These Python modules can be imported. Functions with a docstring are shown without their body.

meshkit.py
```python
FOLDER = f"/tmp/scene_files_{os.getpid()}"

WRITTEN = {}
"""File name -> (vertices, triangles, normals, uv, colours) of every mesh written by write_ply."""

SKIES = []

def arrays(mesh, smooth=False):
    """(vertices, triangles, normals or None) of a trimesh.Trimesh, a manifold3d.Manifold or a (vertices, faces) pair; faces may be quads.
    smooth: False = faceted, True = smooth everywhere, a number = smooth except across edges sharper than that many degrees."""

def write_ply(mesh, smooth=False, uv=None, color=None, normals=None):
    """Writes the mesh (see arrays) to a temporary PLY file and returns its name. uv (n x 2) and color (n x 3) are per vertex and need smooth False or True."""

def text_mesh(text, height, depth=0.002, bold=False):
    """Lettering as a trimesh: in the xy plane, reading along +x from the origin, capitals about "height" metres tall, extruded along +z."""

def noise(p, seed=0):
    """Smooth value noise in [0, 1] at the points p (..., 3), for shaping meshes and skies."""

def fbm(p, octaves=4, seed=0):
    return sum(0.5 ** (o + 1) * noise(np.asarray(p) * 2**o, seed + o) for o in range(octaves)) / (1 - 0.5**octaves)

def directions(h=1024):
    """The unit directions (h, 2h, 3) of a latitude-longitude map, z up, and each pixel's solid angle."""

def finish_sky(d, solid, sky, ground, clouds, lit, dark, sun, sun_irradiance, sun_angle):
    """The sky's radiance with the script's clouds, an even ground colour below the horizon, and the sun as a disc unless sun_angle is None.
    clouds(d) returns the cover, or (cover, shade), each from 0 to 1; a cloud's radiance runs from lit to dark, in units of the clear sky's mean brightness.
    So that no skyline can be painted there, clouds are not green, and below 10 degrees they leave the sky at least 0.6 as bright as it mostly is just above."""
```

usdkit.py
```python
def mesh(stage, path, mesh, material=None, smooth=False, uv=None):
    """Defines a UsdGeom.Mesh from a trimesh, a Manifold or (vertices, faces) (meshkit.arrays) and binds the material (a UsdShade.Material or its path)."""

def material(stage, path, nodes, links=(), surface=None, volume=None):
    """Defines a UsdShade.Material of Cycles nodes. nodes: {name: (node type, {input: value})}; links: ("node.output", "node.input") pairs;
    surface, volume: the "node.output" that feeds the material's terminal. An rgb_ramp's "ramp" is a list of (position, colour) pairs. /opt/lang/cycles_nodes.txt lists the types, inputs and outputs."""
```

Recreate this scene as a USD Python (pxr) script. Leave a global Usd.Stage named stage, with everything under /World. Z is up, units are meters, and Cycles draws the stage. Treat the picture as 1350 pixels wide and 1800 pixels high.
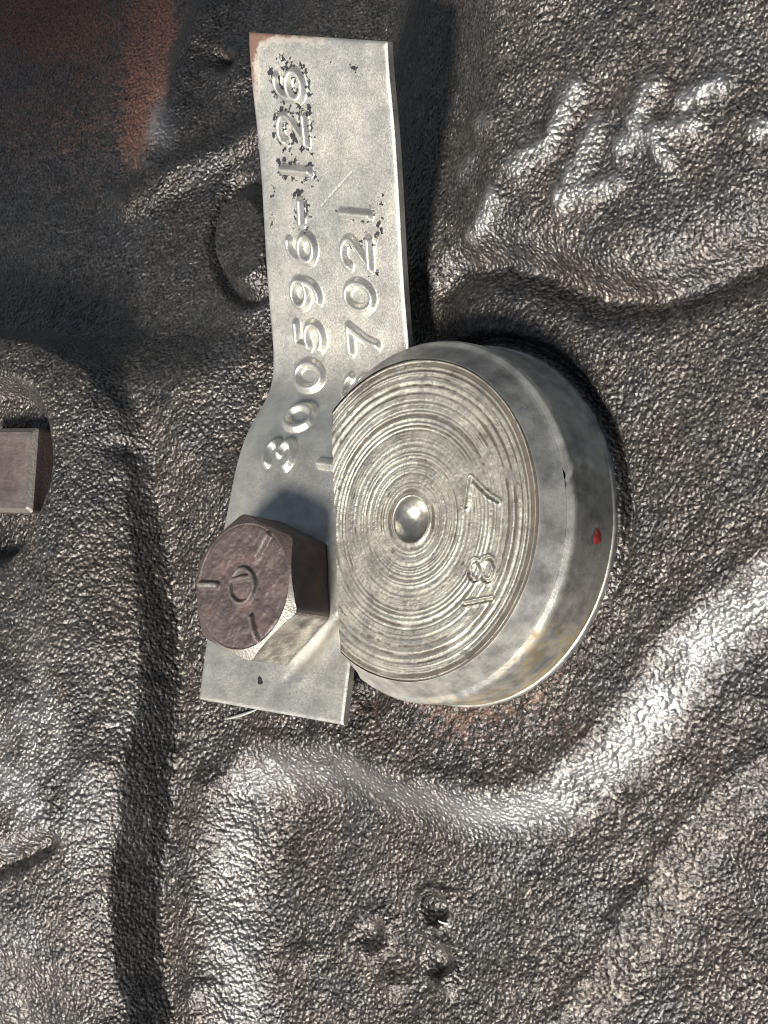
import math
import numpy as np
import meshkit, usdkit
from pxr import Usd, UsdGeom, UsdLux, UsdShade, Gf, Sdf, Vt
from scipy.interpolate import PchipInterpolator
from scipy.ndimage import gaussian_filter1d

stage = Usd.Stage.CreateInMemory()
UsdGeom.SetStageUpAxis(stage, UsdGeom.Tokens.z)
UsdGeom.SetStageMetersPerUnit(stage, 1.0)
UsdGeom.Xform.Define(stage, '/World')
UsdGeom.Scope.Define(stage, '/World/Looks')
T = Sdf.ValueTypeNames

# ------------------------------------------------------------------ units
# everything is drawn in units of U = 0.06 mm and scaled to metres on output
U = 6e-5

# ------------------------------------------------------------------ camera
DIST = 4600.0
CD = np.array([0.664, -0.10, 0.741]); CD /= np.linalg.norm(CD)
CR = np.cross([0, 1, 0], CD); CR /= np.linalg.norm(CR)
CU = np.cross(CD, CR)
CAM = CD * DIST
cam = UsdGeom.Camera.Define(stage, '/World/camera')
cam.AddTransformOp().Set(Gf.Matrix4d(*CR, 0, *CU, 0, *CD, 0, *(CAM * U), 1))
cam.CreateHorizontalApertureAttr(24.0)
cam.CreateVerticalApertureAttr(32.0)
cam.CreateFocalLengthAttr(24.0 * DIST / 1350.0)
cam.CreateClippingRangeAttr(Gf.Vec2f(0.01, 50))
cam.CreateExposureAttr(1.08)

# ------------------------------------------------------------------ light
SUN = np.array([-0.04, -0.55, 0.83]); SUN /= np.linalg.norm(SUN)
sun = UsdLux.DistantLight.Define(stage, '/World/sun')
sun.CreateNormalizeAttr(True); sun.CreateIntensityAttr(1.25); sun.CreateAngleAttr(18.0)
sun.CreateColorAttr(Gf.Vec3f(1.0, 0.96, 0.90))
sx = np.cross([0, 0, 1], SUN); sx /= np.linalg.norm(sx); sy = np.cross(SUN, sx)
sun.AddTransformOp().Set(Gf.Matrix4d(*sx, 0, *sy, 0, *SUN, 0, 0, 0, 0, 1))
skym = usdkit.material(stage, '/World/Looks/sky_light', {
    's': ('sky_texture', {'sky_type': 'single_scattering', 'sun_disc': False, 'sun_elevation': float(math.asin(SUN[2])),
                          'sun_rotation': float(math.atan2(SUN[0], SUN[1]))}),
    'h': ('hsv', {'saturation': 0.65}),
    'b': ('background_shader', {'strength': 0.045})}, [('s.color', 'h.color'), ('h.color', 'b.color')], surface='b.background')
sky = UsdLux.DomeLight.Define(stage, '/World/sky')
UsdShade.MaterialBindingAPI.Apply(sky.GetPrim()).Bind(skym)
sky.GetPrim().SetCustomDataByKey('kind', 'structure')


def img(P):
    """where a point (in U) falls on the plan used for measuring"""
    q = np.asarray(P, float) - CAM
    d = -(q @ CD)
    return 675 + (q @ CR) / d * DIST, 900 - (q @ CU) / d * DIST


def ray(px, py):
    return (px - 675) * CR + (900 - py) * CU - DIST * CD


def at(px, py, z=0.0):
    r = ray(px, py)
    return CAM + r * ((z - CAM[2]) / r[2])


# ------------------------------------------------------------------ prim helpers
used = {}


def numbered(path):
    n = used.get(path, 0); used[path] = n + 1
    return path if n == 0 else f'{path}_{n:03d}'


def tag(p, label=None, cat=None, group=None, kind=None):
    p = p.GetPrim() if hasattr(p, 'GetPrim') else p
    for k, v in (('label', label), ('category', cat), ('group', group), ('kind', kind)):
        if v: p.SetCustomDataByKey(k, v)
    return p


def thing(name, origin, label, cat, group=None):
    x = UsdGeom.Xform.Define(stage, numbered('/World/' + name))
    x.AddTranslateOp().Set(Gf.Vec3d(*(np.asarray(origin, float) * U)))
    tag(x, label, cat, group)
    return x.GetPrim(), np.asarray(origin, float)


def put(parent, name, v, f, mat, n=None, attrs=None, label=None):
    """one mesh under parent=(prim, origin) or under /World. v in U, world placed"""
    path, org = ('/World', np.zeros(3)) if parent is None else (str(parent[0].GetPath()), parent[1])
    m = UsdGeom.Mesh.Define(stage, numbered(path + '/' + name))
    v = (np.asarray(v, float) - org) * U
    f = np.asarray(f, np.int32)
    m.CreatePointsAttr(Vt.Vec3fArray.FromNumpy(v.astype(np.float32)))
    m.CreateFaceVertexCountsAttr(Vt.IntArray.FromNumpy(np.full(len(f), f.shape[1], np.int32)))
    m.CreateFaceVertexIndicesAttr(Vt.IntArray.FromNumpy(np.ascontiguousarray(f).ravel()))
    m.CreateSubdivisionSchemeAttr('none')
    if n is not None:
        m.CreateNormalsAttr(Vt.Vec3fArray.FromNumpy(np.ascontiguousarray(n, np.float32)))
        m.SetNormalsInterpolation('vertex')
    for k, a in (attrs or {}).items():
        UsdGeom.PrimvarsAPI(m).CreatePrimvar(k, T.FloatArray, 'vertex').Set(Vt.FloatArray.FromNumpy(np.asarray(a, np.float32)))
    UsdShade.MaterialBindingAPI.Apply(m.GetPrim()).Bind(mat)
    if label: tag(m, label)
    return m.GetPrim()


def normals(v, f):
    f = np.asarray(f)
    a = np.cross(v[f[:, 2]] - v[f[:, 0]], v[f[:, -1]] - v[f[:, 1]]) if f.shape[1] == 4 else np.cross(v[f[:, 1]] - v[f[:, 0]], v[f[:, 2]] - v[f[:, 0]])
    n = np.stack([np.bincount(f.ravel(), np.repeat(a[:, k], f.shape[1]), len(v)) for k in range(3)], 1)
    return n / np.maximum(np.linalg.norm(n, axis=1, keepdims=True), 1e-12)


def subset(v, f, n, attrs, sel):
    ff = f[sel]; idx, inv = np.unique(ff, return_inverse=True)
    return v[idx], inv.reshape(ff.shape), n[idx], {k: a[idx] for k, a in attrs.items()}


def grid_faces(nu, nv, closed_v=False):
    i, j = np.meshgrid(np.arange(nu - 1), np.arange(nv if closed_v else nv - 1), indexing='ij')
    j2 = (j + 1) % nv
    return np.stack([i * nv + j, (i + 1) * nv + j, (i + 1) * nv + j2, i * nv + j2], -1).reshape(-1, 4)


def sstep(a, b, x):
    t = np.clip((x - a) / (b - a), 0, 1)
    return t * t * (3 - 2 * t)


def seg_dist(x, y, pts):
    """distance to a polyline, and which side (left of it = +)"""
    best = np.full(x.shape, 1e9); side = np.zeros(x.shape)
    for (ax, ay), (bx, by) in zip(pts[:-1], pts[1:]):
        dx, dy = bx - ax, by - ay
        t = np.clip(((x - ax) * dx + (y - ay) * dy) / (dx * dx + dy * dy + 1e-12), 0, 1)
        d = np.hypot(x - ax - t * dx, y - ay - t * dy)
        c = dx * (y - ay) - dy * (x - ax)
        m = d < best - 1e-9
        best = np.where(m, d, best); side = np.where(m, np.sign(c), side)
    return best, side


def n2(x, y, lam, seed=0, oct=1, stretch=1.0):
    p = np.stack([x / lam, y / lam * stretch, np.zeros_like(x) + 0.37 * seed], -1)
    return (meshkit.fbm(p, oct, seed) if oct > 1 else meshkit.noise(p, seed)) * 2 - 1


# ------------------------------------------------------------------ materials
def SC(mm): return 1.0 / (mm * 1e-3)


def metal_mat(name, c0, c1, metallic, rough, rust_shade=(0.15, 0.06, 0.035), extra=None, grain=0.35, bump=0.00006, bump_s=0.6,
              wear_sheen_c=None, paint=False, mottle=2.2, speck=None, fine=0.35, tint=None, sand=None, tints=((0.84, 0.88, 0.94), (0.97, 0.97, 0.95), (1.07, 1.02, 0.96))):
    N = {'g': ('geometry', {}),
         'n1': ('noise_texture', {'scale': SC(mottle), 'detail': 5.0, 'roughness': 0.65}),
         'n2': ('noise_texture', {'scale': SC(grain), 'detail': 3.0, 'roughness': 0.6}),
         'n3': ('noise_texture', {'scale': SC(mottle * fine), 'detail': 4.0, 'roughness': 0.7}),
         'n4': ('noise_texture', {'scale': SC(0.9), 'detail': 5.0, 'roughness': 0.68}),
         'r1': ('rgb_ramp', {'ramp': [(0.3, c0), (0.7, c1)]}),
         'ar': ('attribute', {'attribute': 'rust_shade'}),
         'radd': ('math', {'math_type': 'multiply_add', 'value2': 1.1}),
         'rm': ('map_range', {'from_min': 0.55, 'from_max': 0.95, 'clamp': True}),
         'mr': ('mix_color', {'b': rust_shade}),
         'rr': ('map_range', {'from_min': 0.3, 'from_max': 0.7, 'to_min': rough - 0.08, 'to_max': rough + 0.12, 'clamp': True}),
         'rust_rough': ('mix_float', {'b': 0.8}),
         'met': ('mix_float', {'a': metallic, 'b': 0.0}),
         'b': ('bump', {'strength': bump_s, 'distance': bump}),
         'p': ('principled_bsdf', {'roughness': rough})}
    L = [('g.position', 'n1.vector'), ('g.position', 'n2.vector'), ('g.position', 'n3.vector'), ('n1.fac', 'r1.fac'),
         ('n4.fac', 'radd.value3'), ('g.position', 'n4.vector'), ('ar.fac', 'radd.value1'), ('radd.value', 'rm.value'), ('rm.result', 'mr.fac'), ('r1.color', 'mr.a'),
         ('n3.fac', 'rr.value'), ('rr.result', 'rust_rough.a'), ('rm.result', 'rust_rough.fac'),
         ('rm.result', 'met.fac'), ('n2.fac', 'b.height'), ('b.normal', 'p.normal')]
    col, met, rgh = 'mr.result', 'met.result', 'rust_rough.result'
    if sand:
        N.update({'vd': ('noise_texture', {'scale': SC(0.5), 'detail': 2.0}), 'vsc': ('vector_math', {'math_type': 'scale', 'scale': 0.00035}),
                  'vad': ('vector_math', {'math_type': 'add'}),
                  'vo': ('voronoi_texture', {'scale': SC(sand), 'feature': 'smooth_f1', 'smoothness': 0.35, 'randomness': 1.0}),
                  'b0': ('bump', {'strength': 0.9, 'distance': sand * 0.00050, 'invert': True})})
        L += [('g.position', 'vd.vector'), ('vd.color', 'vsc.vector1'), ('g.position', 'vad.vector1'), ('vsc.vector', 'vad.vector2'),
              ('vad.vector', 'vo.vector'), ('vo.distance', 'b0.height'), ('b0.normal', 'b.normal')]
    if speck:
        N.update({'ns': ('noise_texture', {'scale': SC(speck), 'detail': 2.0, 'roughness': 0.6}),
                  'sm': ('map_range', {'from_min': 0.33, 'from_max': 0.70, 'to_min': 0.25, 'to_max': 1.9, 'clamp': True}),
                  'sv': ('combine_color', {}), 'smul': ('mix_color', {'blend_type': 'multiply', 'fac': 1.0, 'use_clamp': False})})
        L += [('g.position', 'ns.vector'), ('ns.fac', 'sm.value'), ('sm.result', 'sv.r'), ('sm.result', 'sv.g'), ('sm.result', 'sv.b'),
              (col, 'smul.a'), ('sv.color', 'smul.b')]
        col = 'smul.result'
    # the rust attribute r gives fac = 1.1 r + noise, so r = 0 stays below 0.55 nearly everywhere
    N['rm'][1].update({'from_min': 0.80, 'from_max': 1.15})
    if tint:
        N.update({'nt': ('noise_texture', {'scale': SC(tint), 'detail': 4.0, 'roughness': 0.6}),
                  'rt': ('rgb_ramp', {'ramp': [(0.36, tints[0]), (0.5, tints[1]), (0.64, tints[2])]}),
                  'tmul': ('mix_color', {'blend_type': 'multiply', 'fac': 1.0, 'use_clamp': False})})
        L += [('g.position', 'nt.vector'), ('nt.fac', 'rt.fac'), (col, 'tmul.a'), ('rt.color', 'tmul.b')]
        col = 'tmul.result'
    if wear_sheen_c is not None:
        N.update({'aw': ('attribute', {'attribute': 'wear_sheen'}), 'mw': ('mix_color', {'b': wear_sheen_c}),
                  'wr': ('mix_float', {'b': 0.42}), 'wm': ('mix_float', {'b': 0.75})})
        L += [('aw.fac', 'mw.fac'), (col, 'mw.a'), ('aw.fac', 'wr.fac'), (rgh, 'wr.a'), ('aw.fac', 'wm.fac'), (met, 'wm.a')]
        col, rgh, met = 'mw.result', 'wr.result', 'wm.result'
    if paint:
        N.update({'ap': ('attribute', {'attribute': 'paint'}), 'mp': ('mix_color', {'b': (0.012, 0.013, 0.014)}),
                  'np': ('noise_texture', {'scale': SC(0.75), 'detail': 4.0, 'roughness': 0.62}),
                  'padd': ('math', {'math_type': 'multiply_add', 'value2': 0.76}),
                  'pm': ('map_range', {'from_min': 0.98, 'from_max': 1.02, 'clamp': True}),
                  'pmm': ('mix_float', {'b': 0.0})})
        L += [('g.position', 'np.vector'), ('ap.fac', 'padd.value1'), ('np.fac', 'padd.value3'), ('padd.value', 'pm.value'),
              ('pm.result', 'mp.fac'), (col, 'mp.a'), ('pm.result', 'pmm.fac'), (met, 'pmm.a')]
        col, met = 'mp.result', 'pmm.result'
    L += [(col, 'p.base_color'), (met, 'p.metallic'), (rgh, 'p.roughness')]
    return usdkit.material(stage, '/World/Looks/' + name, N, L, surface='p.BSDF')


M_IRON = metal_mat('cast_iron', (0.036, 0.0335, 0.032), (0.102, 0.092, 0.083), 0.72, 0.355, rust_shade=(0.125, 0.060, 0.040), grain=0.20, bump=0.00008, bump_s=0.9, tint=7.0, sand=0.47, wear_sheen_c=(0.50, 0.49, 0.48), mottle=1.6, speck=0.34)
M_TAG = metal_mat('tag_steel', (0.36, 0.351, 0.317), (0.53, 0.512, 0.458), 0.82, 0.38, rust_shade=(0.095, 0.052, 0.037), grain=0.16, bump=0.00004, bump_s=0.6, paint=True, mottle=3.0, fine=0.08, tint=6.0, tints=((0.88, 0.89, 0.89), (0.98, 0.98, 0.97), (1.07, 1.06, 1.02)))
M_DISC = metal_mat('turned_steel', (0.20, 0.192, 0.165), (0.36, 0.345, 0.295), 0.7, 0.46, rust_shade=(0.055, 0.045, 0.033), grain=0.15, bump=0.00005, bump_s=0.9, tint=2.5, tints=((0.72, 0.72, 0.72), (0.97, 0.97, 0.96), (1.2, 1.19, 1.16)), mottle=0.9)
M_SIDE = metal_mat('plug_side_steel', (0.20, 0.192, 0.172), (0.40, 0.385, 0.35), 0.6, 0.36, rust_shade=(0.21, 0.16, 0.09), grain=0.2, bump=0.00004, bump_s=0.6, mottle=2.0, fine=0.12, tint=2.6, tints=((0.68, 0.68, 0.68), (0.98, 0.98, 0.97), (1.12, 1.11, 1.08)))
M_BOLT = metal_mat('rusty_bolt', (0.048, 0.034, 0.031), (0.080, 0.057, 0.051), 0.2, 0.5, rust_shade=(0.048, 0.032, 0.028), grain=0.3, bump=0.00010, bump_s=0.9, tint=2.2, tints=((0.7, 0.72, 0.74), (0.95, 0.95, 0.95), (1.2, 1.16, 1.12)), wear_sheen_c=(0.25, 0.235, 0.20), mottle=1.4)
M_DIM = metal_mat('dimple_steel', (0.24, 0.23, 0.20), (0.42, 0.40, 0.35), 0.9, 0.30, grain=0.3, bump=0.00003)
M_RED = usdkit.material(stage, '/World/Looks/red_paint', {'p': ('principled_bsdf', {'base_color': (0.22, 0.025, 0.02), 'roughness': 0.45})}, [], surface='p.BSDF')
M_SHADE_PIPE = metal_mat('shade_pipe_iron', (0.06, 0.05, 0.045), (0.11, 0.085, 0.07), 0.3, 0.6, grain=0.5, bump=0.0001)

# ------------------------------------------------------------------ the engine block
DISC = np.array([203.0, -38.0, 0.0])
RD3, RD2, RD1, HD2, HD1 = 305.0, 293.0, 269.0, 118.0, 159.0


def axis_coords(lo, hi, step, out_lo, out_hi):
    fine = np.arange(lo, hi + step, step)
    g = step * 1.25 ** np.arange(1, 40)
    c = np.cumsum(g)
    a = lo - c; a = np.append(a[a > out_lo], out_lo)
    b = fine[-1] + c; b = np.append(b[b < out_hi], out_hi)
    return np.concatenate([a[::-1], fine, b])


xs = axis_coords(-1010, 1010, 2.3, -1700, 1700)
ys = axis_coords(-1010, 1010, 2.4, -1700, 1700)
X, Y = np.meshgrid(xs, ys, indexing='ij')
Q = np.stack([X, Y, np.zeros_like(X)], -1)
IX, IY = img(Q)            # plan coordinates of the block's mean plane
inv = lambda px, py, z: (px + 0.664 * z, py + 0.074 * z)   # plan position of what shows at px,py and stands z high

Z = np.zeros_like(X)
RUST = np.zeros_like(X); WEAR_SHEEN = np.zeros_like(X)
low = n2(X, Y, 260, 3, 3) * 16 + n2(X, Y, 95, 7, 2) * 6
rdisc = np.hypot(X - DISC[0], Y - DISC[1])
low *= sstep(300, 560, rdisc) * 0.85 + 0.15
Z += low
# lower floor beyond the rim of the pad
rim = [(380, 2300), (398, 1800), (392, 1650), (392, 1500), (412, 1400), (470, 1345), (580, 1352), (700, 1395), (800, 1425), (880, 1428), (970, 1400), (1060, 1342),
       (1130, 1250), (1190, 1160), (1270, 1085), (1350, 1020), (1500, 920), (2200, 560)]
d, s = seg_dist(IX, IY, rim)
sd = d * s
wv = n2(X, Y, 120, 21, 2) * 16
Z -= 62 * sstep(-62, 66, sd + wv)
band = np.exp(-((sd + wv) / 27) ** 2) * (0.4 + 0.6 * sstep(740, 860, IX))
Z += 10 * np.exp(-((sd + wv + 34) / 34) ** 2)
WEAR_SHEEN += 0.50 * band * sstep(-0.5, 0.3, n2(X, Y, 60, 23, 3) + 0.25)  # broken highlight along the rim, painted into the colour
# second faint shoulder to the lower right
d, s = seg_dist(IX, IY, [(900, 1900), (1090, 1640), (1190, 1480), (1270, 1390), (1420, 1290)])
Z -= 26 * sstep(-42, 42, d * s + wv * 0.6) - 7 * np.exp(-((d * s + wv * 0.6 + 25) / 26) ** 2)
# hollow that falls away above and to the left
hol = sstep(690, 560, IY) * sstep(900, 700, IX)
Z -= hol * (20 + 0.42 * np.clip(640 - IY, 0, 900) * (0.22 + 0.78 * sstep(740, 470, IX)) + 60 * sstep(420, 250, IX))
# hollow beneath the bend of the tag
Z -= 75 * sstep(1.0, 0.35, np.hypot((IX - 590) / 300, (IY - 690) / 250))
a, b = inv(470, 1045, 85); Z += 62 * sstep(125, 85, np.hypot((IX - a) / 0.743, IY - b))
# groove curving above the pad
d, s = seg_dist(IX, IY, [(1600, 330), (1350, 445), (1250, 492), (1150, 526), (1050, 524), (960, 487), (880, 462), (800, 470), (760, 500)])
Z -= 34 * np.exp(-(d / 34) ** 2)
Z += 22 * sstep(-10, 120, d * s) * sstep(760, 900, IX)
# ridge and bumps at the upper left
IXu, IYu = IX - 0.664 * Z * 0.97, IY - 0.074 * Z
d, s = seg_dist(IXu, IYu, [(235, 340), (300, 292), (380, 252), (480, 200)])
Z += 34 * np.exp(-(d / 30) ** 2)
d, s = seg_dist(IXu, IYu, [(390, -40), (345, 60), (318, 150), (270, 255)])
Z += 30 * np.exp(-(d / 24) ** 2)
WEAR_SHEEN += 0.35 * np.exp(-(((IXu - 292) / 22) ** 2 + ((IYu - 200) / 45) ** 2))
Z -= 44 * np.exp(-(((IXu - 402) / 17) ** 2 + ((IYu - 72) / 17) ** 2))
Z += 26 * np.exp(-(((IXu - 410) / 40) ** 2 + ((IYu - 70) / 50) ** 2))
e = np.hypot((IXu - 436) / 52, (IYu - 412) / 92)
Z += 26 * sstep(1.05, 0.8, e) - 20 * np.exp(-((e - 1.2) / 0.14) ** 2)
# worn raised casting marks
MARKS = [[(993, 228), (1010, 190), (1028, 156)], [(918, 296), (950, 272), (985, 256)], [(1022, 312), (1045, 268), (1062, 228)], [(1005, 352), (1050, 340), (1098, 322)],
         [(1133, 215), (1148, 180), (1163, 152)], [(1105, 262), (1130, 248), (1160, 240)], [(1218, 182), (1250, 162), (1282, 148)], [(1180, 232), (1208, 226), (1236, 222)],
         [(1178, 268), (1190, 282)], [(832, 415), (862, 385), (882, 345)], [(846, 222), (868, 214)], [(806, 300), (822, 284)], [(1345, 232), (1360, 226)]]
MID = np.full(X.shape, -1)
bestm = np.full(X.shape, 1e9)
for k, pl in enumerate(MARKS):
    d, s = seg_dist(IX / 0.8, IY, [(a / 0.8, b) for a, b in pl])
    d = d + n2(X, Y, 26, 40 + k) * 5
    dim = 0.5 if k in (10, 11) else 1.0
    Z += (10 if k < 10 else 7) * np.exp(-((d + n2(X, Y, 30, 61 + k, 2) * 9) / 23) ** 2)
    WEAR_SHEEN += 0.42 * dim * np.exp(-((d + n2(X, Y, 24, 90 + k, 2) * 8) / 17) ** 2) * sstep(-0.9, 0.3, n2(X, Y, 9, 60, 2))
    MID = np.where((d < 22) & (d < bestm), k, MID); bestm = np.minimum(bestm, d)
# craters and pits
for (px, py, r, dep, lip) in [(775, 1605, 19, 24, 9), (778, 1702, 19, 20, 6), (68, 1560, 15, 24, 8), (28, 1552, 13, 18, 6), (660, 1650, 20, 12, 5), (410, 1745, 24, -12, 0),
                              (545, 1690, 26, -9, 0), (1115, 1600, 26, -11, 0), (1145, 1570, 14, -9, 0), (800, 1738, 22, -14, 0), (700, 1740, 24, -10, 0), (650, 1225, 26, 14, 0)]:
    zz = 165 if px < 100 else (-78 if py > 1400 else 0)
    a, b = inv(px, py, zz)
    r_ = np.hypot((IX - a) / 0.85, IY - b) * (1 + 0.35 * n2(X, Y, 28, 77, 2))
    Z += -dep * np.exp(-(r_ / r) ** 2) + lip * np.exp(-((r_ - r * 1.9) / (r * 0.55)) ** 2)
# the tall boss at the left
HB = 138.0
bp = [(-900, 520), (0, 585), (70, 600), (140, 645), (185, 715), (197, 770), (200, 850), (208, 950), (222, 1100), (218, 1200), (200, 1400), (186, 1500), (178, 1600), (185, 1700), (204, 1790), (230, 2000), (250, 2400)]
hby = lambda b: np.interp(b, [560, 760, 900, 1200, 1600], [70, 80, 95, 128, 145])
bp = [inv(a, b, hby(b)) for a, b in bp]
HBF = hby(IY)
d, s = seg_dist(IX, IY, bp)
ins = d * s + n2(X, Y, 130, 31, 2) * 3
core = sstep(-15, 12, ins)
top = HBF - 34 * np.exp(-np.clip(ins, 0, None) / 42) + n2(X, Y, 150, 33, 2) * 13
ax_, ay_ = inv(80, 1380, HB)
top = top - 0.00042 * np.clip(IX - ax_ + 230, 0, None) ** 2 + 0.00042 * 230 ** 2 + 16 * np.exp(-(((IX - ax_) / 130) ** 2 + ((IY - ay_) / 170) ** 2))
top = top - 100 * sstep(1600, 1950, IY) * sstep(inv(200, 0, HB)[0], inv(0, 0, HB)[0], IX)
# notch near the top of the boss, groove lower down
a, b = inv(165, 778, HB); top -= 32 * np.exp(-(((IX - a) / 26) ** 2 + ((IY - b) / 15) ** 2))
d2, _ = seg_dist(IX, IY, [inv(-60, 1535, HB), inv(10, 1508, HB), inv(88, 1470, HB)])
top -= 26 * np.exp(-(d2 / 18) ** 2); GRV = np.exp(-(d2 / 26) ** 2)
# counterbore that holds the second bolt
B2 = at(8, 826, 88.0)
PK = at(-22, 832, 88.0)
r_ = np.hypot(X - PK[0], Y - PK[1])
pock = sstep(205, 150, r_ + n2(X, Y, 60, 35) * 10)
top = top * (1 - pock) + 34 * pock
Z = Z * (1 - core) + np.maximum(top, 20) * core
BOSS = core > 0.5
# a gap round the plug
Z -= 24 * np.exp(-((rdisc - 324) / 9) ** 2) * sstep(-0.6, 0.2, np.arctan2(Y - DISC[1], X - DISC[0])) * sstep(2.9, 2.2, np.arctan2(Y - DISC[1], X - DISC[0]))
Z = np.where(rdisc < RD3 - 20, -30, Z)
# rusty patches
jx = n2(X, Y, 60, 78, 3) * 34
RUST += 0.72 * np.exp(-np.abs((IXu - 278 + 0.13 * IYu + jx) / 38) ** 3) * sstep(340, 90, IYu)
RUST += 0.75 * np.exp(-(((IXu - 100) / 75) ** 2 + ((IYu - 0) / 50) ** 2))
RUST += 0.36 * sstep(460, 200, IXu) * sstep(560, 150, IYu)
RUST += 0.20 * np.exp(-((rdisc - 316) / 20) ** 2)
RUST += 0.30 * np.exp(-(((IX - 800) / 190) ** 2 + ((IY - 1290) / 55) ** 2))
RUST += 0.15 * np.exp(-(((IX - 1000) / 90) ** 2 + ((IY - 1240) / 70) ** 2))
RUST += 0.25 * np.exp(-(((IX - 640) / 60) ** 2 + ((IY - 1230) / 40) ** 2)) + 0.28 * sstep(1250, 700, IX) * sstep(140, 0, IY) * (IX > 720)
RUST += 0.22 * np.exp(-(((IX - 640) / 110) ** 2 + ((IY - 1500) / 90) ** 2)) + 0.06 * sstep(0, 0.8, n2(X, Y, 140, 71, 3)) * (IX > 700)
WEAR_SHEEN += 0.3 * BOSS * sstep(-0.3, 0.5, n2(X, Y, 70, 73, 3)) * np.exp(-(((IX - ax_ + 20) / 110) ** 2 + ((IY - ay_ + 20) / 190) ** 2))  # highlight on the boss top, painted in as paler metal
WEAR_SHEEN = np.clip(WEAR_SHEEN * (1 - GRV), 0, 0.85)
V = np.stack([X, Y, Z], -1).reshape(-1, 3)
F = grid_faces(*X.shape)
NV = normals(V, F)
# sand-cast grain, pushed out along the surface
n3 = lambda lam, seed, o=1: ((meshkit.fbm(V / lam, o, seed) if o > 1 else meshkit.noise(V / lam, seed)) * 2 - 1)
am = 0.85 + 0.35 * n3(170, 51, 2)
am *= np.where(IY.ravel() > 850, 1.1, 0.85)
gr = n3(9.5, 52) * 1.2 + n3(5.8, 53) * 1.0 - np.abs(n3(7.6, 54)) * 0.8 + n3(18, 56) * 1.6 + n3(40, 55) * 1.8
am *= 0.35 + 0.65 * sstep(0.2, 0.7, NV[:, 2])
V = V + NV * (am * gr)[:, None]
NV = normals(V, F)
att = {'rust_shade': RUST.ravel(), 'wear_sheen': WEAR_SHEEN.ravel()}
fm = MID.ravel()[F].max(1); fm = np.where(fm == MID.ravel()[F].min(1), fm, -1)
fb = BOSS.ravel()[F].all(1)
blk, borg = thing('engine_block', (0, 0, 0), 'rough dark sand-cast iron engine block face behind everything', 'engine block')
tag(blk, kind='structure')
blk = (blk, borg)
put(blk, 'casting_face', *subset(V, F, NV, att, (fm < 0) & ~fb)[:2], M_IRON, *subset(V, F, NV, att, (fm < 0) & ~fb)[2:])
v_, f_, n_, a_ = subset(V, F, NV, att, fb); put(blk, 'raised_boss', v_, f_, M_IRON, n_, a_, 'tall raised boss with a steep side along the left')
for k in range(len(MARKS)):
    if (fm == k).any():
        v_, f_, n_, a_ = subset(V, F, NV, att, fm == k); put(blk, 'casting_mark', v_, f_, M_IRON, n_, a_)
# sides and back of the block
nx, ny = X.shape
edge = np.concatenate([np.arange(ny), np.arange(1, nx) * ny + ny - 1, (nx - 1) * ny + np.arange(ny - 2, -1, -1), np.arange(nx - 2, 0, -1) * ny])
ev = V[edge]; lo = ev.copy(); lo[:, 2] = -700
m = len(edge); k = np.arange(m); k2 = (k + 1) % m
sf = np.stack([k, k2, k2 + m, k + m], 1)
put(blk, 'block_side', np.vstack([ev, lo]), sf[:, ::-1], M_IRON)


def hz(px, py):
    p = at(px, py, 0); i = np.searchsorted(xs, p[0]); j = np.searchsorted(ys, p[1]); return Z[i, j]


# ------------------------------------------------------------------ single-stroke lettering
def arc(cx, cy, rx, ry, a0, a1, n=14):
    t = np.radians(np.linspace(a0, a1, n))
    return [(cx + rx * math.cos(q), cy + ry * math.sin(q)) for q in t]


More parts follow.
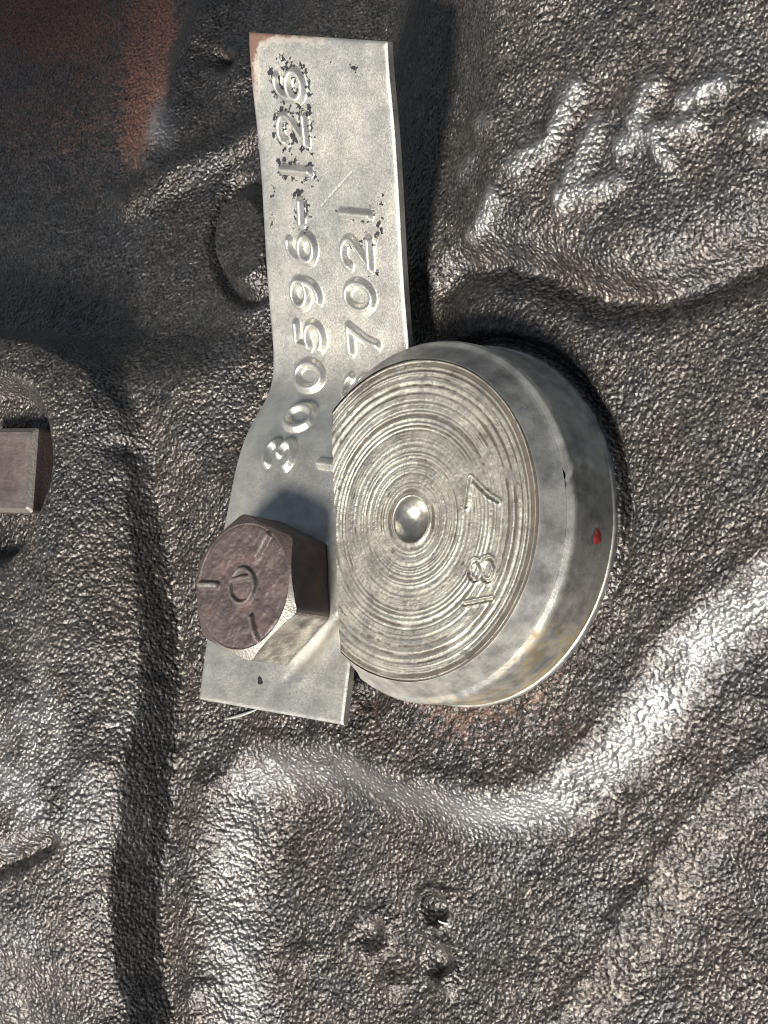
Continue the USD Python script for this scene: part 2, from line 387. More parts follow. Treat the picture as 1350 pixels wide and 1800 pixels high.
GL = {  # strokes in a box 0.62 wide, 1 high
    '0': [arc(.31, .5, .28, .47, 0, 360, 28)],
    '1': [[(.31, 0), (.31, 1)]],
    '2': [arc(.31, .72, .27, .26, 165, -35, 16) + [(.05, .03), (.60, .03)]],
    '3': [arc(.29, .75, .25, .23, 150, -85, 14), arc(.29, .27, .28, .26, 85, -150, 14)],
    '5': [[(.54, .98), (.12, .98), (.08, .56)] + arc(.29, .33, .28, .30, 125, -145, 18)],
    '6': [arc(.31, .29, .27, .27, 0, 360, 24), [(.05, .33)] + arc(.36, .5, .31, .48, 170, 75, 10)],
    '7': [[(.04, .97), (.58, .97)] + [(.42, .6), (.30, .3), (.24, 0)]],
    '8': [arc(.31, .75, .23, .22, 0, 360, 22), arc(.31, .27, .27, .26, 0, 360, 22)],
    '9': [arc(.31, .71, .27, .27, 0, 360, 24), [(.57, .67)] + arc(.26, .5, .31, .48, -10, -105, 10)],
    '-': [[(.08, .45), (.54, .45)]],
    'S': [arc(.31, .74, .25, .23, 25, 265, 16) + arc(.31, .27, .27, .25, 85, -150, 16)],
    'L': [[(.1, 1), (.1, .02), (.56, .02)]],
}


# ------------------------------------------------------------------ the stamped tag
W = np.array([0.9915, -0.130, 0.0]); W /= np.linalg.norm(W)
P = np.array([-W[1], W[0], 0.0])
edge_px = [(349, 1229), (361, 1134), (374, 1035), (390, 936), (400, 890), (411, 830), (427, 776), (450, 728), (470, 699), (478, 669), (480, 634), (475.5, 577), (470, 509), (465, 440),
           (461, 370), (453, 252), (441, 133), (436, 56)]
TZ = 104.0
T0 = at(349, 1229, TZ)
lz = []
for px, py in edge_px:
    r = ray(px, py)
    # the left edge lies in the upright plane through T0 along P
    A = np.stack([P, [0, 0, 1.0], -r], 1)
    l, z, t = np.linalg.solve(A, CAM - T0)
    lz.append((l, z))
lz = np.array(lz); lz[:, 0] -= lz[0, 0]
q = np.linspace(0, lz[-1, 0], 1400)
zz = gaussian_filter1d(PchipInterpolator(lz[:, 0], lz[:, 1])(q), 26, mode='nearest')
sl = np.concatenate([[0], np.cumsum(np.hypot(np.diff(q), np.diff(zz)))])
LEN = sl[-1]
# width from the right-hand corners
r = ray(601, 1274); bw = CAM + r * ((TZ - CAM[2]) / r[2]) - T0
skew = bw @ P; WID = bw @ W; TOPSKEW = -36.0


def tag_point(w, l, h=0.0):
    """w across, l along the strip (0 at the bolt end), h above its face; the bolt end is cut a little askew"""
    l2 = l + (w / WID) * (skew * (1 - l / LEN) + TOPSKEW * l / LEN)
    l2 = np.clip(l2, -400, LEN)
    qq = np.interp(l2, sl, q) + np.minimum(l2, 0)
    z_ = np.interp(l2, sl, zz) + np.minimum(l2, 0) * (zz[5] - zz[0]) / (q[5] - q[0])
    dz = np.interp(l2, sl, np.gradient(zz, q)); c = 1 / np.sqrt(1 + dz * dz); s_ = dz * c
    w = w * (1 - 0.06 * sstep(100, 650, l))
    base = T0 + np.multiply.outer(w, W) + np.multiply.outer(qq, P) + np.multiply.outer(z_, np.array([0, 0, 1.0]))
    return base + np.multiply.outer(-h * s_, P) + np.multiply.outer(h * c, np.array([0, 0, 1.0]))


def tag_uv(px, py):
    ww, ll = np.meshgrid(np.linspace(0, WID, 120), np.linspace(0, LEN, 420), indexing='ij')
    a, b = img(tag_point(ww, ll)); k = np.argmin((a - px) ** 2 + (b - py) ** 2)
    return ww.ravel()[k], ll.ravel()[k]


nw, nl = int(WID / 1.7), int(LEN / 1.7)
wv_, lv_ = np.linspace(0, WID, nw), np.linspace(0, LEN, nl)
Wg, Lg = np.meshgrid(wv_, lv_, indexing='ij')
chars = [('3', 492, 797, 71, 53), ('0', 527, 734, 71, 53), ('0', 546, 661, 71, 53), ('5', 546, 591, 71, 53), ('9', 538, 517, 71, 53), ('6', 530, 437, 71, 53), ('-', 527, 372, 71, 52), ('1', 521, 299, 71, 53),
         ('2', 516, 228, 71, 56), ('6', 509, 150, 71, 56), ('L', 590, 803, 71, 50), ('S', 630, 684, 71, 53), ('7', 639, 597, 71, 53), ('0', 634, 522, 71, 53), ('2', 629, 447, 71, 56), ('1', 626, 377, 71, 53)]
Hh = np.zeros_like(Wg); CID = np.full(Wg.shape, -1)
PAINT = np.zeros_like(Wg)
for k, (ch, px, py, hgt, wid) in enumerate(chars):
    w0, l0 = tag_uv(px, py)
    near = (np.abs(Wg - w0) < 90) & (np.abs(Lg - l0) < 90)
    x_, y_ = Wg[near], Lg[near]
    dd = np.full(x_.shape, 1e9)
    for st in GL[ch]:
        pts = [(w0 + (0.5 - gy) * hgt, l0 + (gx - 0.31) * wid / 0.62) for gx, gy in st]
        dd = np.minimum(dd, seg_dist(x_, y_, pts)[0])
    hh = 10.0 * sstep(12.0, 1.5, dd)
    Hh[near] = np.maximum(Hh[near], hh)
    c_ = CID[near]; c_[dd < 12.3] = k; CID[near] = c_
    # remains of dark paint around the characters near the free end
    if k in (6, 7, 8, 9):
        PAINT[near] = np.maximum(PAINT[near], np.where(dd < 8, 0.25, 0.66 * sstep(52, 14, dd)))
    elif k == 15 or k == 14:
        PAINT[near] = np.maximum(PAINT[near], np.where(dd < 8, 0.1, 0.56 * sstep(50, 12, dd)))
    elif k in (5, 11):
        PAINT[near] = np.maximum(PAINT[near], np.where(dd < 8, 0.1, 0.42 * sstep(40, 12, dd)))
IXt, IYt = img(tag_point(Wg, Lg))
for a, b, ra, rb, am_ in [(500, 110, 22, 30, .68), (622, 118, 22, 18, .66), (625, 150, 14, 10, .62), (480, 340, 10, 30, .66), (478, 385, 9, 24, .66), (668, 350, 14, 20, .58), (668, 400, 12, 34, .68), (585, 110, 10, 10, .58), (458, 1197, 8, 11, .8)]:
    PAINT = np.maximum(PAINT, am_ * np.exp(-(((IXt - a) / ra) ** 2 + ((IYt - b) / rb) ** 2) ** 1.5))
RT = 0.62 * np.exp(-(np.clip(IXt - 440 - (IYt - 56) * 0.07, 0, None) / 16) ** 1.2) * sstep(330, 90, IYt) + 0.66 * np.exp(-(np.clip(IYt - 58, 0, None) / 20) ** 1.3) * sstep(625, 560, IXt)
RT += 0.35 * np.exp(-(((IXt - 690) / 14) ** 2 + ((IYt - 130) / 70) ** 2)) + 0.22 * sstep(0.1, 0.8, n2(Wg, Lg, 60, 91, 3)) * sstep(420, 150, IYt)
RT += 0.30 * np.exp(-(((IXt - 585) / 18) ** 2 + ((IYt - 905) / 40) ** 2))
# rolled edges, a slight wave and the dent pressed beside the bolt
ed = np.minimum(np.minimum(Wg, WID - Wg), np.minimum(Lg, LEN - Lg))
Hh = Hh - 2.6 * np.exp(-ed / 2.2) + n2(Wg, Lg, 130, 92, 2) * 1.6 + n2(Wg, Lg, 9, 93) * 0.12
for pl, a, wd in [([(505, 1196), (545, 1150), (590, 1092)], -1.6, 9), ([(528, 1196), (565, 1160), (600, 1105)], 1.5, 12), ([(578, 960), (590, 1010), (592, 1075)], 2.5, 7)]:
    dd, _ = seg_dist(IXt, IYt, pl); Hh += a * np.exp(-(dd / wd) ** 2)
# a fine scratch
dd, _ = seg_dist(IXt, IYt, [(565, 363), (618, 303)]); Hh -= 0.45 * np.exp(-(dd / 1.3) ** 2)
rs = np.random.default_rng(11)
for _ in range(26):
    a0, b0, an_, ln = rs.uniform(0, WID), rs.uniform(0, LEN), rs.normal(1.3, 0.5), rs.uniform(20, 110)
    dd, _s = seg_dist(Wg, Lg, [(a0, b0), (a0 + ln * math.cos(an_), b0 + ln * math.sin(an_))])
    Hh -= rs.uniform(0.1, 0.3) * np.exp(-(dd / 1.2) ** 2)
TH = 15.0
tv = tag_point(Wg, Lg, Hh).reshape(-1, 3)
tf = grid_faces(nw, nl)
tn = normals(tv, tf)
ta = {'rust_shade': RT.ravel(), 'paint': PAINT.ravel()}
cf = CID.ravel()[tf]; cfm = np.where(cf.max(1) == cf.min(1), cf.max(1), -1)
tg = thing('stamped_tag', tag_point(np.array(WID / 2), np.array(150.0)), 'long bent grey steel tag stamped with raised numbers, held under the rusty bolt', 'metal tag')
# closed strip: face without the characters + underside + edges
v0, f0, n0, a0 = subset(tv, tf, tn, ta, cfm < 0)
und = tag_point(Wg[::nw - 1, ::6], Lg[::nw - 1, ::6], np.full_like(Wg[::nw - 1, ::6], -TH)); nu_, nl_ = und.shape[:2]
uf = grid_faces(nu_, nl_)[:, ::-1]
put(tg, 'strip', v0, f0, M_TAG, n0, a0)
bd = np.concatenate([np.arange(nl), np.arange(1, nw) * nl + nl - 1, (nw - 1) * nl + np.arange(nl - 2, -1, -1), np.arange(nw - 2, 0, -1) * nl])
bwv, blv = Wg.ravel()[bd], Lg.ravel()[bd]
bt = tv[bd]; bb = tag_point(bwv, blv, np.full(len(bd), -TH))
m = len(bd); k = np.arange(m); k2 = (k + 1) % m
ef = np.stack([k, k2, k2 + m, k + m], 1)[:, ::-1]
va = {'rust_shade': np.tile(RT.ravel()[bd] + 0.1, 2), 'paint': np.zeros(2 * m)}
put(tg, 'cut_edge', np.vstack([bt, bb]), ef, M_TAG, None, va)
put(tg, 'underside', und.reshape(-1, 3), uf, M_TAG)
for kk, c in enumerate(chars):
    if (cfm == kk).any():
        v_, f_, n_, a_ = subset(tv, tf, tn, ta, cfm == kk)
        nm = {'-': 'embossed_dash', 'L': 'embossed_letter', 'S': 'embossed_letter'}.get(c[0], 'embossed_digit')
        put(tg, nm, v_, f_, M_TAG, n_, a_)

# ------------------------------------------------------------------ the round plug
pg = thing('round_plug', DISC, 'large round steel plug with turned rings and a centre dimple, one side cut flat', 'plug')
NA = 900
phi = np.linspace(0, 2 * np.pi, NA, endpoint=False)
CH = 172.0      # distance of the flat from the axis, towards -x
FD = np.array([-0.9987, -0.051])


def clip_r(r):
    """radius of the outline at every angle once the flat is cut"""
    c = np.cos(phi) * FD[0] + np.sin(phi) * FD[1]
    return np.where(c > 1e-6, np.minimum(r, CH / np.maximum(c, 1e-6)), r)


rr = np.concatenate([np.linspace(0.5, 60, 42), np.arange(61.2, RD1 - 3, 1.25), [RD1 - 2.2, RD1 - 1.2, RD1]])
Rg = np.minimum(rr[:, None], clip_r(1e9)[None, :]) if False else rr[:, None] * np.ones((1, NA))
# squeeze the outer radii so that the grid ends on the flat
lim = clip_r(RD1)[None, :]
Rg = np.minimum(Rg, lim)
cx, cy = Rg * np.cos(phi), Rg * np.sin(phi)
rng = np.random.default_rng(5)
rp = np.arange(0, 300, 0.5)
prof = gaussian_filter1d(rng.normal(size=len(rp)), 2.0) * 2.2 + gaussian_filter1d(rng.normal(size=len(rp)), 14) * 0.8
for r0 in (66, 78, 92, 128, 150, 176, 199, 214, 226, 238, 249, 258, 268, 276):
    prof += rng.uniform(-2.6, -1.0) * np.exp(-((rp - r0) / rng.uniform(1.3, 2.2)) ** 2)
prof *= 0.62
wob = 1.0 + 0.015 * n2(cx, cy, 200, 101)
hgt = np.interp(Rg * wob, rp, prof) * (0.75 + 0.45 * n2(cx, cy, 70, 102, 2))
hgt += n2(cx, cy, 4.5, 103, 2) * 0.45 + n2(cx, cy, 40, 104, 2) * 0.3
dim = 38.0
hgt = np.where(Rg < dim + 6, hgt * sstep(dim - 6, dim + 6, Rg), hgt)
RB = dim / math.sin(math.radians(72)); hgt -= np.where(Rg < dim, np.sqrt(np.clip(RB ** 2 - Rg ** 2, 0, None)) - RB * math.cos(math.radians(72)), 0) + n2(cx, cy, 12, 117, 2) * 0.8 * (Rg < dim)
hgt += 2.0 * np.exp(-((Rg - dim - 3) / 3) ** 2)
hgt -= 2.5 * np.exp(-(RD1 - Rg) / 1.6)
hgt -= 3.0 * sstep(246, 252, Rg) * sstep(-1.2, -0.2, -np.abs(phi[None, :] - np.pi) + 1.2)
DIG = np.full(Rg.shape, -1)
pc = np.stack([DISC[0] + cx, DISC[1] + cy, np.full_like(cx, HD1)], -1)
fx, fy = img(pc)
dch = [('1', 840, 1058, 58, 46), ('8', 847, 1002, 56, 44), ('7', 850, 870, 68, 54)]
for k, (ch, px, py, h_, w_) in enumerate(dch):
    c3 = at(px, py, HD1); gx0, gy0 = c3[0] - DISC[0], c3[1] - DISC[1]
    th = math.radians({0: 6, 1: 0, 2: -12}[k])
    dd = np.full(Rg.shape, 1e9)
    for st in GL[ch]:
        pts = []
        for gx, gy in st:
            a, b = (0.5 - gy) * h_, (gx - 0.31) * w_ / 0.62
            pts.append((gx0 + a * math.cos(th) - b * math.sin(th), gy0 + a * math.sin(th) + b * math.cos(th)))
        dd = np.minimum(dd, seg_dist(cx, cy, pts)[0])
    hgt += -2.6 * sstep(4, 1.0, dd) + 2.6 * np.exp(-((dd - 4.5) / 2.0) ** 2)
    DIG = np.where(dd < 9.5, k, DIG)
dv = np.stack([cx, cy, HD1 + hgt], -1).reshape(-1, 3) + [DISC[0], DISC[1], 0]
df = grid_faces(len(rr), NA, True)
dn = normals(dv, df)
dr = 0.32 * sstep(235, 258, Rg) * sstep(-0.2, 0.6, np.cos(phi - 0.25)[None, :]) + 0.22 * sstep(0.15, 0.8, n2(cx, cy, 40, 106, 3)) + 0.30 * sstep(250, 270, Rg) * sstep(0.2, 0.9, np.cos(phi + 1.9)[None, :])
dr += 0.45 * np.exp(-(((fx - 848) / 22) ** 2 + ((fy - 770) / 24) ** 2)) + 0.2 * sstep(0.35, 0.6, n2(cx, cy, 16, 108, 2))
ring = -gaussian_filter1d(prof, 1); ring = ring / ring.std() * 0.7 + gaussian_filter1d(rng.normal(size=len(rp)), 2) * 2.2
dr += 0.30 * np.clip(np.interp(Rg * wob, rp, ring), -0.8, 2) * np.clip(0.7 + n2(cx, cy, 55, 109, 2), 0, 2) + 0.14
dr = np.where(Rg < dim + 2, 0, dr)
da = {'rust_shade': dr.ravel()}
dd_ = DIG.ravel()[df]; dfm = np.where(dd_.max(1) == dd_.min(1), dd_.max(1), -1)
in_dim = (Rg.ravel()[df] < dim + 1).all(1) & (dfm < 0)
v_, f_, n_, a_ = subset(dv, df, dn, da, (dfm < 0) & ~in_dim); put(pg, 'turned_face', v_, f_, M_DISC, n_, a_)
v_, f_, n_, a_ = subset(dv, df, dn, da, in_dim); put(pg, 'center_dimple', v_, f_, M_DIM, n_, a_)
for k in range(3):
    v_, f_, n_, a_ = subset(dv, df, dn, da, dfm == k); put(pg, 'stamped_digit', v_, f_, M_DISC, n_, a_)


def revolve_band(name, prof_, mat, rust_shade, seed, label=None):
    """rings (r, z) joined into a band, with the flat cut in"""
    rz = []
    for (r0, z0), (r1, z1) in zip(prof_[:-1], prof_[1:]):
        n_ = max(2, int(np.hypot(r1 - r0, z1 - z0) / 3.0))
        rz += [(r0 + (r1 - r0) * t, z0 + (z1 - z0) * t) for t in np.linspace(0, 1, n_, endpoint=False)]
    rz.append(prof_[-1]); rz = np.array(rz)
    R = np.minimum(rz[:, :1], clip_r(1e9)[None, :])
    zz_ = rz[:, 1:] * np.ones((1, NA))
    x_, y_ = R * np.cos(phi), R * np.sin(phi)
    nz = meshkit.fbm(np.stack([x_ / 40, y_ / 40, zz_ / 40], -1), 3, seed) * 2 - 1
    R = R + nz * 0.9
    if name == 'side_wall':
        # the nick torn into the wall below the chamfer
        a0 = math.radians(8)
        g = np.exp(-(((phi[None, :] - a0 - (HD2 - zz_) * 0.0022) * 316 / 7) ** 2)) * sstep(HD2 - 62, HD2 - 5, zz_)
        R = R - 5 * g + 4 * np.exp(-(((phi[None, :] - a0 - 0.05 - (HD2 - zz_) * 0.0022) * 316 / 9) ** 2)) * sstep(HD2 - 70, HD2 - 20, zz_)
    v = np.stack([R * np.cos(phi) + DISC[0], R * np.sin(phi) + DISC[1], zz_], -1).reshape(-1, 3)
    f = grid_faces(len(rz), NA, True)
    cr = rust_shade(phi[None, :], zz_, nz)
    put(pg, name, v, f, mat, normals(v, f), {'rust_shade': cr.ravel()}, label)


revolve_band('chamfer', [(RD1, HD1 - 2.5), (RD1 + 1.5, HD1 - 4), (RD2 - 1.5, HD2 + 3), (RD2 + 1, HD2)], M_SIDE, lambda a, z, n: 0.1 + 0.25 * n, 111)
revolve_band('side_wall', [(RD2 + 1, HD2), (RD3 - 2, HD2 - 8), (RD3, HD2 - 14), (RD3, 10)], M_SIDE,
             lambda a, z, n: 0.12 + 0.42 * sstep(0.75, 0.98, np.cos(a + 1.12)) * (0.7 + n) + 0.35 * sstep(30, 10, z), 112)
revolve_band('base_lip', [(RD3 - 1, 10), (RD3 + 2.5, 8.5), (RD3 + 3.5, 6), (RD3 + 3.5, -40)], M_SIDE, lambda a, z, n: 0.05 + 0.3 * n, 113)
# red dab of paint on the side
c = at(1052, 943, 40); th = math.atan2(c[1] - DISC[1], c[0] - DISC[0])
uu, tt = np.meshgrid(np.linspace(0, 1, 8), np.linspace(0, 2 * np.pi, 28, endpoint=False), indexing='ij')
wob = 1 + 0.12 * np.sin(3 * tt + 1) + 0.08 * np.sin(5 * tt)
da_, dz_ = uu * wob * 12.5 * np.cos(tt), uu * wob * 11 * np.sin(tt)
best = None
for thq in np.linspace(-1.2, 0.6, 200):
    for zq in (20, 30, 40, 50, 60, 70, 80, 90):
        p = DISC + np.array([RD3 * math.cos(thq), RD3 * math.sin(thq), zq]); a, b = img(p); e = (a - 1052) ** 2 + (b - 943) ** 2
        if best is None or e < best[0]: best = (e, thq, zq)
_, th, zq = best
R_ = RD3 + 1.6 + 2.2 * (1 - uu ** 2)
sv = np.stack([DISC[0] + R_ * np.cos(th + da_ / RD3), DISC[1] + R_ * np.sin(th + da_ / RD3), zq + dz_], -1).reshape(-1, 3)
sf = grid_faces(8, 28, True); put(pg, 'paint_spot', sv, sf[:, ::-1], M_RED, None, None, 'small dark red paint spot')


# ------------------------------------------------------------------ hex bolts
def make_bolt(base, axis, rot, ap, height, label, group=None, marks=True, seed=0, wear_low=True):
    """base centre and axis of the head; rot = angle of one flat's normal; ap = half the width across flats"""
    axis = np.asarray(axis, float) / np.linalg.norm(axis)
    e1 = np.cross([0, 1, 0], axis); e1 /= np.linalg.norm(e1); e2 = np.cross(axis, e1)
    bt_ = thing('hex_bolt', base, label, 'bolt', group)
    cr = ap / math.cos(math.pi / 6)
    n = 360
    ph = np.linspace(0, 2 * np.pi, n, endpoint=False)
    rel = (ph - rot + math.pi / 6) % (math.pi / 3) - math.pi / 6
    hexr = ap / np.cos(rel)
    hexr = ap / np.cos(rel) - 2.5 * np.exp(-((np.abs(rel) - math.pi / 6) / 0.03) ** 2)
    # 30 degree chamfer: a cone of radius rc at the top cuts the corners
    rc = ap * 0.965
    zc = height - np.clip(hexr - rc, 0, None) * math.tan(math.radians(30))
    W3 = lambda x, y, z: np.asarray(base) + np.multiply.outer(x, e1) + np.multiply.outer(y, e2) + np.multiply.outer(z, axis)
    # side faces
    ts = np.linspace(0, 1, 16)
    zz_ = ts[:, None] * zc[None, :]
    R = np.ones((16, 1)) * hexr[None, :]
    nz = meshkit.fbm(np.stack([R * np.cos(ph) / 22, R * np.sin(ph) / 22, zz_ / 22 + seed], -1), 3, 200 + seed) * 2 - 1
    R = R + nz * 1.6
    v = W3(R * np.cos(ph), R * np.sin(ph), zz_).reshape(-1, 3)
    f = grid_faces(16, n, True)[:, ::-1]
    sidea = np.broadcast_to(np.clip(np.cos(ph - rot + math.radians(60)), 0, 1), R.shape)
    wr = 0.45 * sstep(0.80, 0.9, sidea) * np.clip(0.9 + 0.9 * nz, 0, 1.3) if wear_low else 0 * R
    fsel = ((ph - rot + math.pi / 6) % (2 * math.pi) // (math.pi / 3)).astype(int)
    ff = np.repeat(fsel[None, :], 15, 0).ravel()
    nn = normals(v, f); at_ = {'wear_sheen': (wr + 0.1 * nz).ravel(), 'rust_shade': (0.62 * (1 - wr) + 0 * R).ravel()}  # shade on the hex sides painted in dark brown, lower flat spared
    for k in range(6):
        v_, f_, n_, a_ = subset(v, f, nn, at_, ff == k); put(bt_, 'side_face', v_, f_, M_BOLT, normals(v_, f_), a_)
    # chamfer
    tc = np.linspace(0, 1, 6)[:, None]
    Rc = hexr[None, :] * (1 - tc) + np.minimum(rc, hexr)[None, :] * tc
    zc2 = zc[None, :] * (1 - tc) + height * tc
    v = W3(Rc * np.cos(ph), Rc * np.sin(ph), zc2).reshape(-1, 3); f = grid_faces(6, n, True)[:, ::-1]
    wr = (0.7 + 0.35 * n2(Rc * np.cos(ph), Rc * np.sin(ph), 16, 220 + seed, 2)) * np.clip(sstep(0.2, 0.75, np.cos(ph - rot + math.radians(62))), 0, 1) * np.ones((6, 1)) if wear_low else 0 * Rc
    put(bt_, 'chamfer', v, f, M_BOLT, normals(v, f), {'wear_sheen': wr.ravel(), 'rust_shade': 0 * wr.ravel()})
    # top face with its raised marks
    rr_ = np.linspace(1, 0.004, 90)[:, None] * np.minimum(rc, hexr)[None, :]
    x_, y_ = rr_ * np.cos(ph), rr_ * np.sin(ph)
    h_ = n2(x_, y_, 24, 210 + seed, 3) * 3.2 + n2(x_, y_, 7, 212 + seed) * 0.8
    h_ -= 2.5 * sstep(rc - 6, rc, rr_)
    h_ *= sstep(rc + 0.01, rc - 5, rr_)
    wr = np.zeros_like(rr_); MK = np.full(rr_.shape, -1)
    if marks:
        for k in range(3):
            a = math.radians((176, 56, -66)[k])
            dd, _ = seg_dist(x_, y_, [(0.56 * rc * math.cos(a), 0.56 * rc * math.sin(a)), (0.93 * rc * math.cos(a), 0.93 * rc * math.sin(a))])
            h_ += 8.5 * sstep(9, 2, dd); MK = np.where(dd < 8.5, k, MK)
            wr += (0.8, 0.25, 0.15)[k] * sstep(6, 2, dd)
        dd = np.minimum(seg_dist(x_, y_, arc(0, 0, 30, 30, 0, 360, 30))[0], seg_dist(x_, y_, [(-26, 12), (26, 16)])[0])
        h_ += 6.5 * sstep(7, 1.5, dd); MK = np.where(dd < 6.6, 3, MK); wr += 0.12 * sstep(5, 2, dd)
    v = W3(x_, y_, height + h_).reshape(-1, 3); f = grid_faces(90, n, True)[:, ::-1]
    nn = normals(v, f)
    ru = 0.25 + 0.3 * n2(x_, y_, 30, 215 + seed, 2)
    at_ = {'wear_sheen': wr.ravel(), 'rust_shade': ru.ravel()}
    mk = MK.ravel()[f]; mm = np.where(mk.max(1) == mk.min(1), mk.max(1), -1)
    v_, f_, n_, a_ = subset(v, f, nn, at_, mm < 0); put(bt_, 'head_face', v_, f_, M_BOLT, n_, a_)
    if marks:
        for k in range(4):
            v_, f_, n_, a_ = subset(v, f, nn, at_, mm == k); put(bt_, 'radial_mark' if k < 3 else 'maker_emblem', v_, f_, M_BOLT, n_, a_)
    # shank
    ps = np.linspace(0, 2 * np.pi, 32, endpoint=False)
    zs = np.array([2.0, -150.0])[:, None] * np.ones((1, 32))
    v = W3(0.55 * ap * np.cos(ps) * np.ones((2, 1)), 0.55 * ap * np.sin(ps) * np.ones((2, 1)), zs).reshape(-1, 3)
    put(bt_, 'shank', v, grid_faces(2, 32, True), M_BOLT)
    return bt_


wb, lb = tag_uv(492, 1040)
bc = tag_point(np.array(wb), np.array(lb), np.array(2.0))
ba = tag_point(np.array(wb), np.array(lb), np.array(60.0)) - tag_point(np.array(wb), np.array(lb), np.array(0.0))
ba = ba / np.linalg.norm(ba)
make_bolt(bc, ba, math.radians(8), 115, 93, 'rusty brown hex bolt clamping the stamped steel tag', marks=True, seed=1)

# the square-headed plug sunk in the boss
sq = thing('square_plug', (B2[0], B2[1], 0), 'brown rusty square-headed plug sunk in the boss at the left edge', 'plug')


def rounded_square(h, r, n=10):
    out = []
    for cx_, cy_, a0 in ((1, 1, 0), (-1, 1, 90), (-1, -1, 180), (1, -1, 270)):
        for t in np.radians(np.linspace(a0, a0 + 90, n)):
            out.append((cx_ * (h - r) + r * math.cos(t), cy_ * (h - r) + r * math.sin(t)))
    return np.array(out)


def loops(ls, cap=True):
    n = len(ls[0]); v = np.vstack(ls); f = grid_faces(len(ls), n, True)[:, ::-1]
    return v, f


HS, RQ = 81.0, math.radians(-5)
cq, sq_ = math.cos(RQ), math.sin(RQ)


def sq_loop(h, r, z):
    p = rounded_square(h, r); return np.stack([B2[0] + p[:, 0] * cq - p[:, 1] * sq_, B2[1] + p[:, 0] * sq_ + p[:, 1] * cq, np.full(len(p), z)], -1)


v, f = loops([sq_loop(HS + 2, 7, z) for z in np.linspace(0, 78, 12)])
nz = meshkit.fbm(v / 18, 3, 301) * 2 - 1; v[:, :2] += (nz * 1.5)[:, None]
put(sq, 'side_wall', v, f, M_BOLT, normals(v, f), {'wear_sheen': np.clip(0.15 + 0.4 * nz, 0, 1), 'rust_shade': 0.2 + 0 * nz})
v, f = loops([sq_loop(HS + 2 - k * 1.6, 7, 78 + k * 2.0) for k in range(6)])
nz = meshkit.fbm(v / 18, 3, 301) * 2 - 1; v[:, :2] += (nz * 1.5)[:, None]
put(sq, 'worn_edge', v, f, M_BOLT, normals(v, f), {'wear_sheen': np.clip(0.4 + 0.5 * nz, 0, 1), 'rust_shade': 0 * nz})
g = np.linspace(1, 0.01, 40)
v, f = loops([sq_loop((HS - 6) * t, 7 * t, 88.0) for t in g])
nz = meshkit.fbm(v / 20, 3, 302) * 2 - 1; v[:, 2] += nz * 2.2 * np.repeat(sstep(1, 0.9, g), 40)
put(sq, 'head_face', v, f, M_BOLT, normals(v, f), {'wear_sheen': np.clip(0.12 * sstep(20, 70, (v[:, 0] - B2[0])) + 0.1 * nz, 0, 1), 'rust_shade': 0.25 + 0.3 * nz})

# ------------------------------------------------------------------ a bright sliver under the tag's lower edge and a bit of lint
M_SLIV = metal_mat('sliver_steel', (0.45, 0.44, 0.41), (0.6, 0.58, 0.54), 0.8, 0.35, grain=0.2, bump=0.00002)
M_LINT = usdkit.material(stage, '/World/Looks/lint', {'p': ('principled_bsdf', {'base_color': (0.75, 0.74, 0.7), 'roughness': 0.8})}, [], surface='p.BSDF')


def surf(p):
    i_ = np.clip(np.searchsorted(xs, p[0]), 0, len(xs) - 1); j_ = np.clip(np.searchsorted(ys, p[1]), 0, len(ys) - 1)
    return V.reshape(*X.shape, 3)[i_, j_, 2]


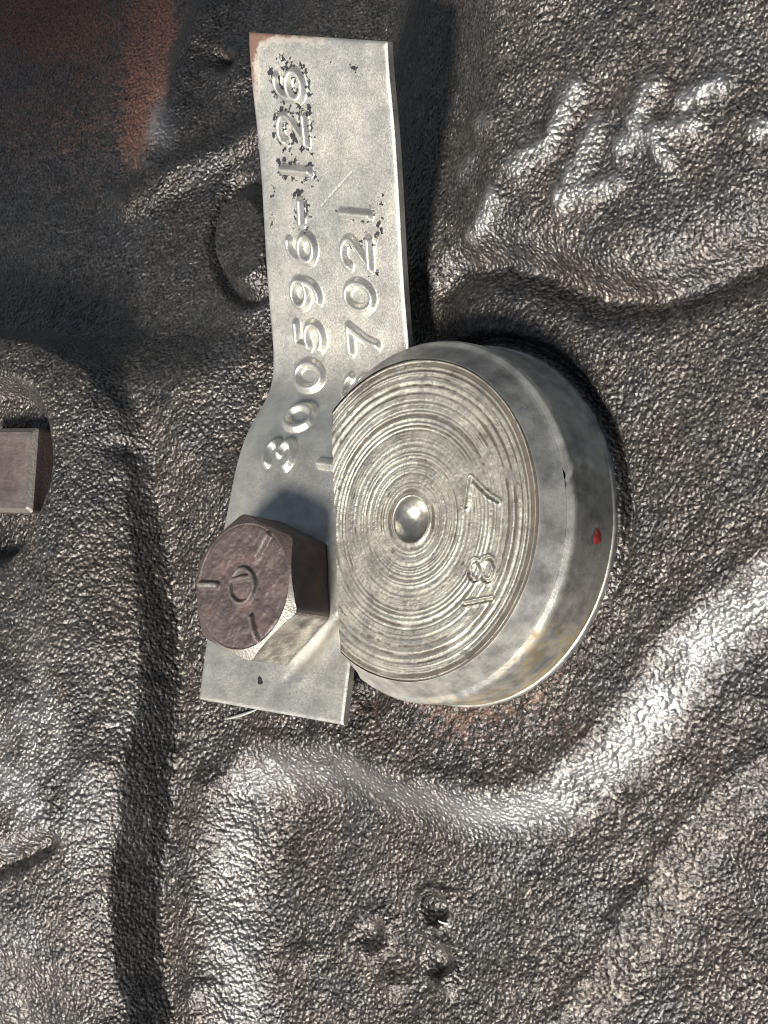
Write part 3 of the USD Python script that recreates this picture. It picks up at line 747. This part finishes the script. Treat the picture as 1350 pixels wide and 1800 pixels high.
def strand(name, pts, r, mat, label, cat, lift):
    pts = [at(*p) for p in pts]; zs = [surf(p) for p in pts]; zm = np.polyval(np.polyfit(range(len(pts)), zs, 1), range(len(pts))); up_ = max(np.array(zs) - zm)
    pts = [np.array([p[0], p[1], z_ + up_ + lift]) for p, z_ in zip(pts, zm)]
    c = PchipInterpolator(np.linspace(0, 1, len(pts)), np.array(pts))(np.linspace(0, 1, 24))
    t = np.gradient(c, axis=0); t /= np.linalg.norm(t, axis=1, keepdims=True)
    u = np.cross(t, [0, 0, 1.0]); u /= np.linalg.norm(u, axis=1, keepdims=True); w = np.cross(u, t)
    rr_ = r * np.sin(np.linspace(0.08, np.pi - 0.08, 24)) ** 0.6
    a_ = np.linspace(0, 2 * np.pi, 8, endpoint=False)
    v = (c[:, None] + rr_[:, None, None] * (np.cos(a_)[None, :, None] * u[:, None] + 0.6 * np.sin(a_)[None, :, None] * w[:, None])).reshape(-1, 3)
    f = grid_faces(24, 8, True)
    tag(put(None, name, v, f, mat, normals(v, f)), label, cat)


strand('metal_sliver', [(393, 1264), (420, 1258), (455, 1246)], 3.2, M_SLIV, 'thin bright metal sliver lying under the lower edge of the tag', 'sliver', 6)
strand('lint_fiber', [(772, 1618, -60), (781, 1622, -60), (793, 1624, -60)], 1.6, M_LINT, 'tiny white lint fiber caught in the small crater below the round plug', 'lint', 5)

# ------------------------------------------------------------------ the pipe added out of view at the left to shade the block
pp = np.array([(-2700, -310, 2000), (-1900, -310, 2000), (-1420, -280, 2000), (-1080, -120, 2000), (-920, 220, 2000), (-905, 700, 2000), (-905, 2000, 2000)], float)
tq = np.linspace(0, 1, 90)
pcv = np.stack([PchipInterpolator(np.linspace(0, 1, len(pp)), pp[:, k])(tq) for k in range(3)], 1)
pcv = gaussian_filter1d(pcv, 4, axis=0, mode='nearest')
tan = np.gradient(pcv, axis=0); tan /= np.linalg.norm(tan, axis=1, keepdims=True)
s1 = np.cross(tan, [0, 0, 1]); s1 /= np.linalg.norm(s1, axis=1, keepdims=True); s2 = np.cross(s1, tan)
an = np.linspace(0, 2 * np.pi, 64, endpoint=False)
vv = []
for rad in (450.0, 400.0):
    vv.append((pcv[:, None, :] + rad * (np.cos(an)[None, :, None] * s1[:, None, :] + np.sin(an)[None, :, None] * s2[:, None, :])).reshape(-1, 3))
shade_pipe = thing('added_shade_pipe', pcv[45], 'added dark shade caster out of view beyond the left edge', 'shade_pipe')
f = grid_faces(90, 64, True)
put(shade_pipe, 'outer_wall', vv[0], f[:, ::-1], M_SHADE_PIPE, normals(vv[0], f[:, ::-1]))
put(shade_pipe, 'inner_wall', vv[1], f, M_SHADE_PIPE, normals(vv[1], f))
#print('dimple', dv[in_dim_v := (Rg.ravel() < 30)][:, 2].min(), HD1)
print('tag', WID, LEN, skew, zz[0], zz.min(), zz[-1], 'B2', B2)
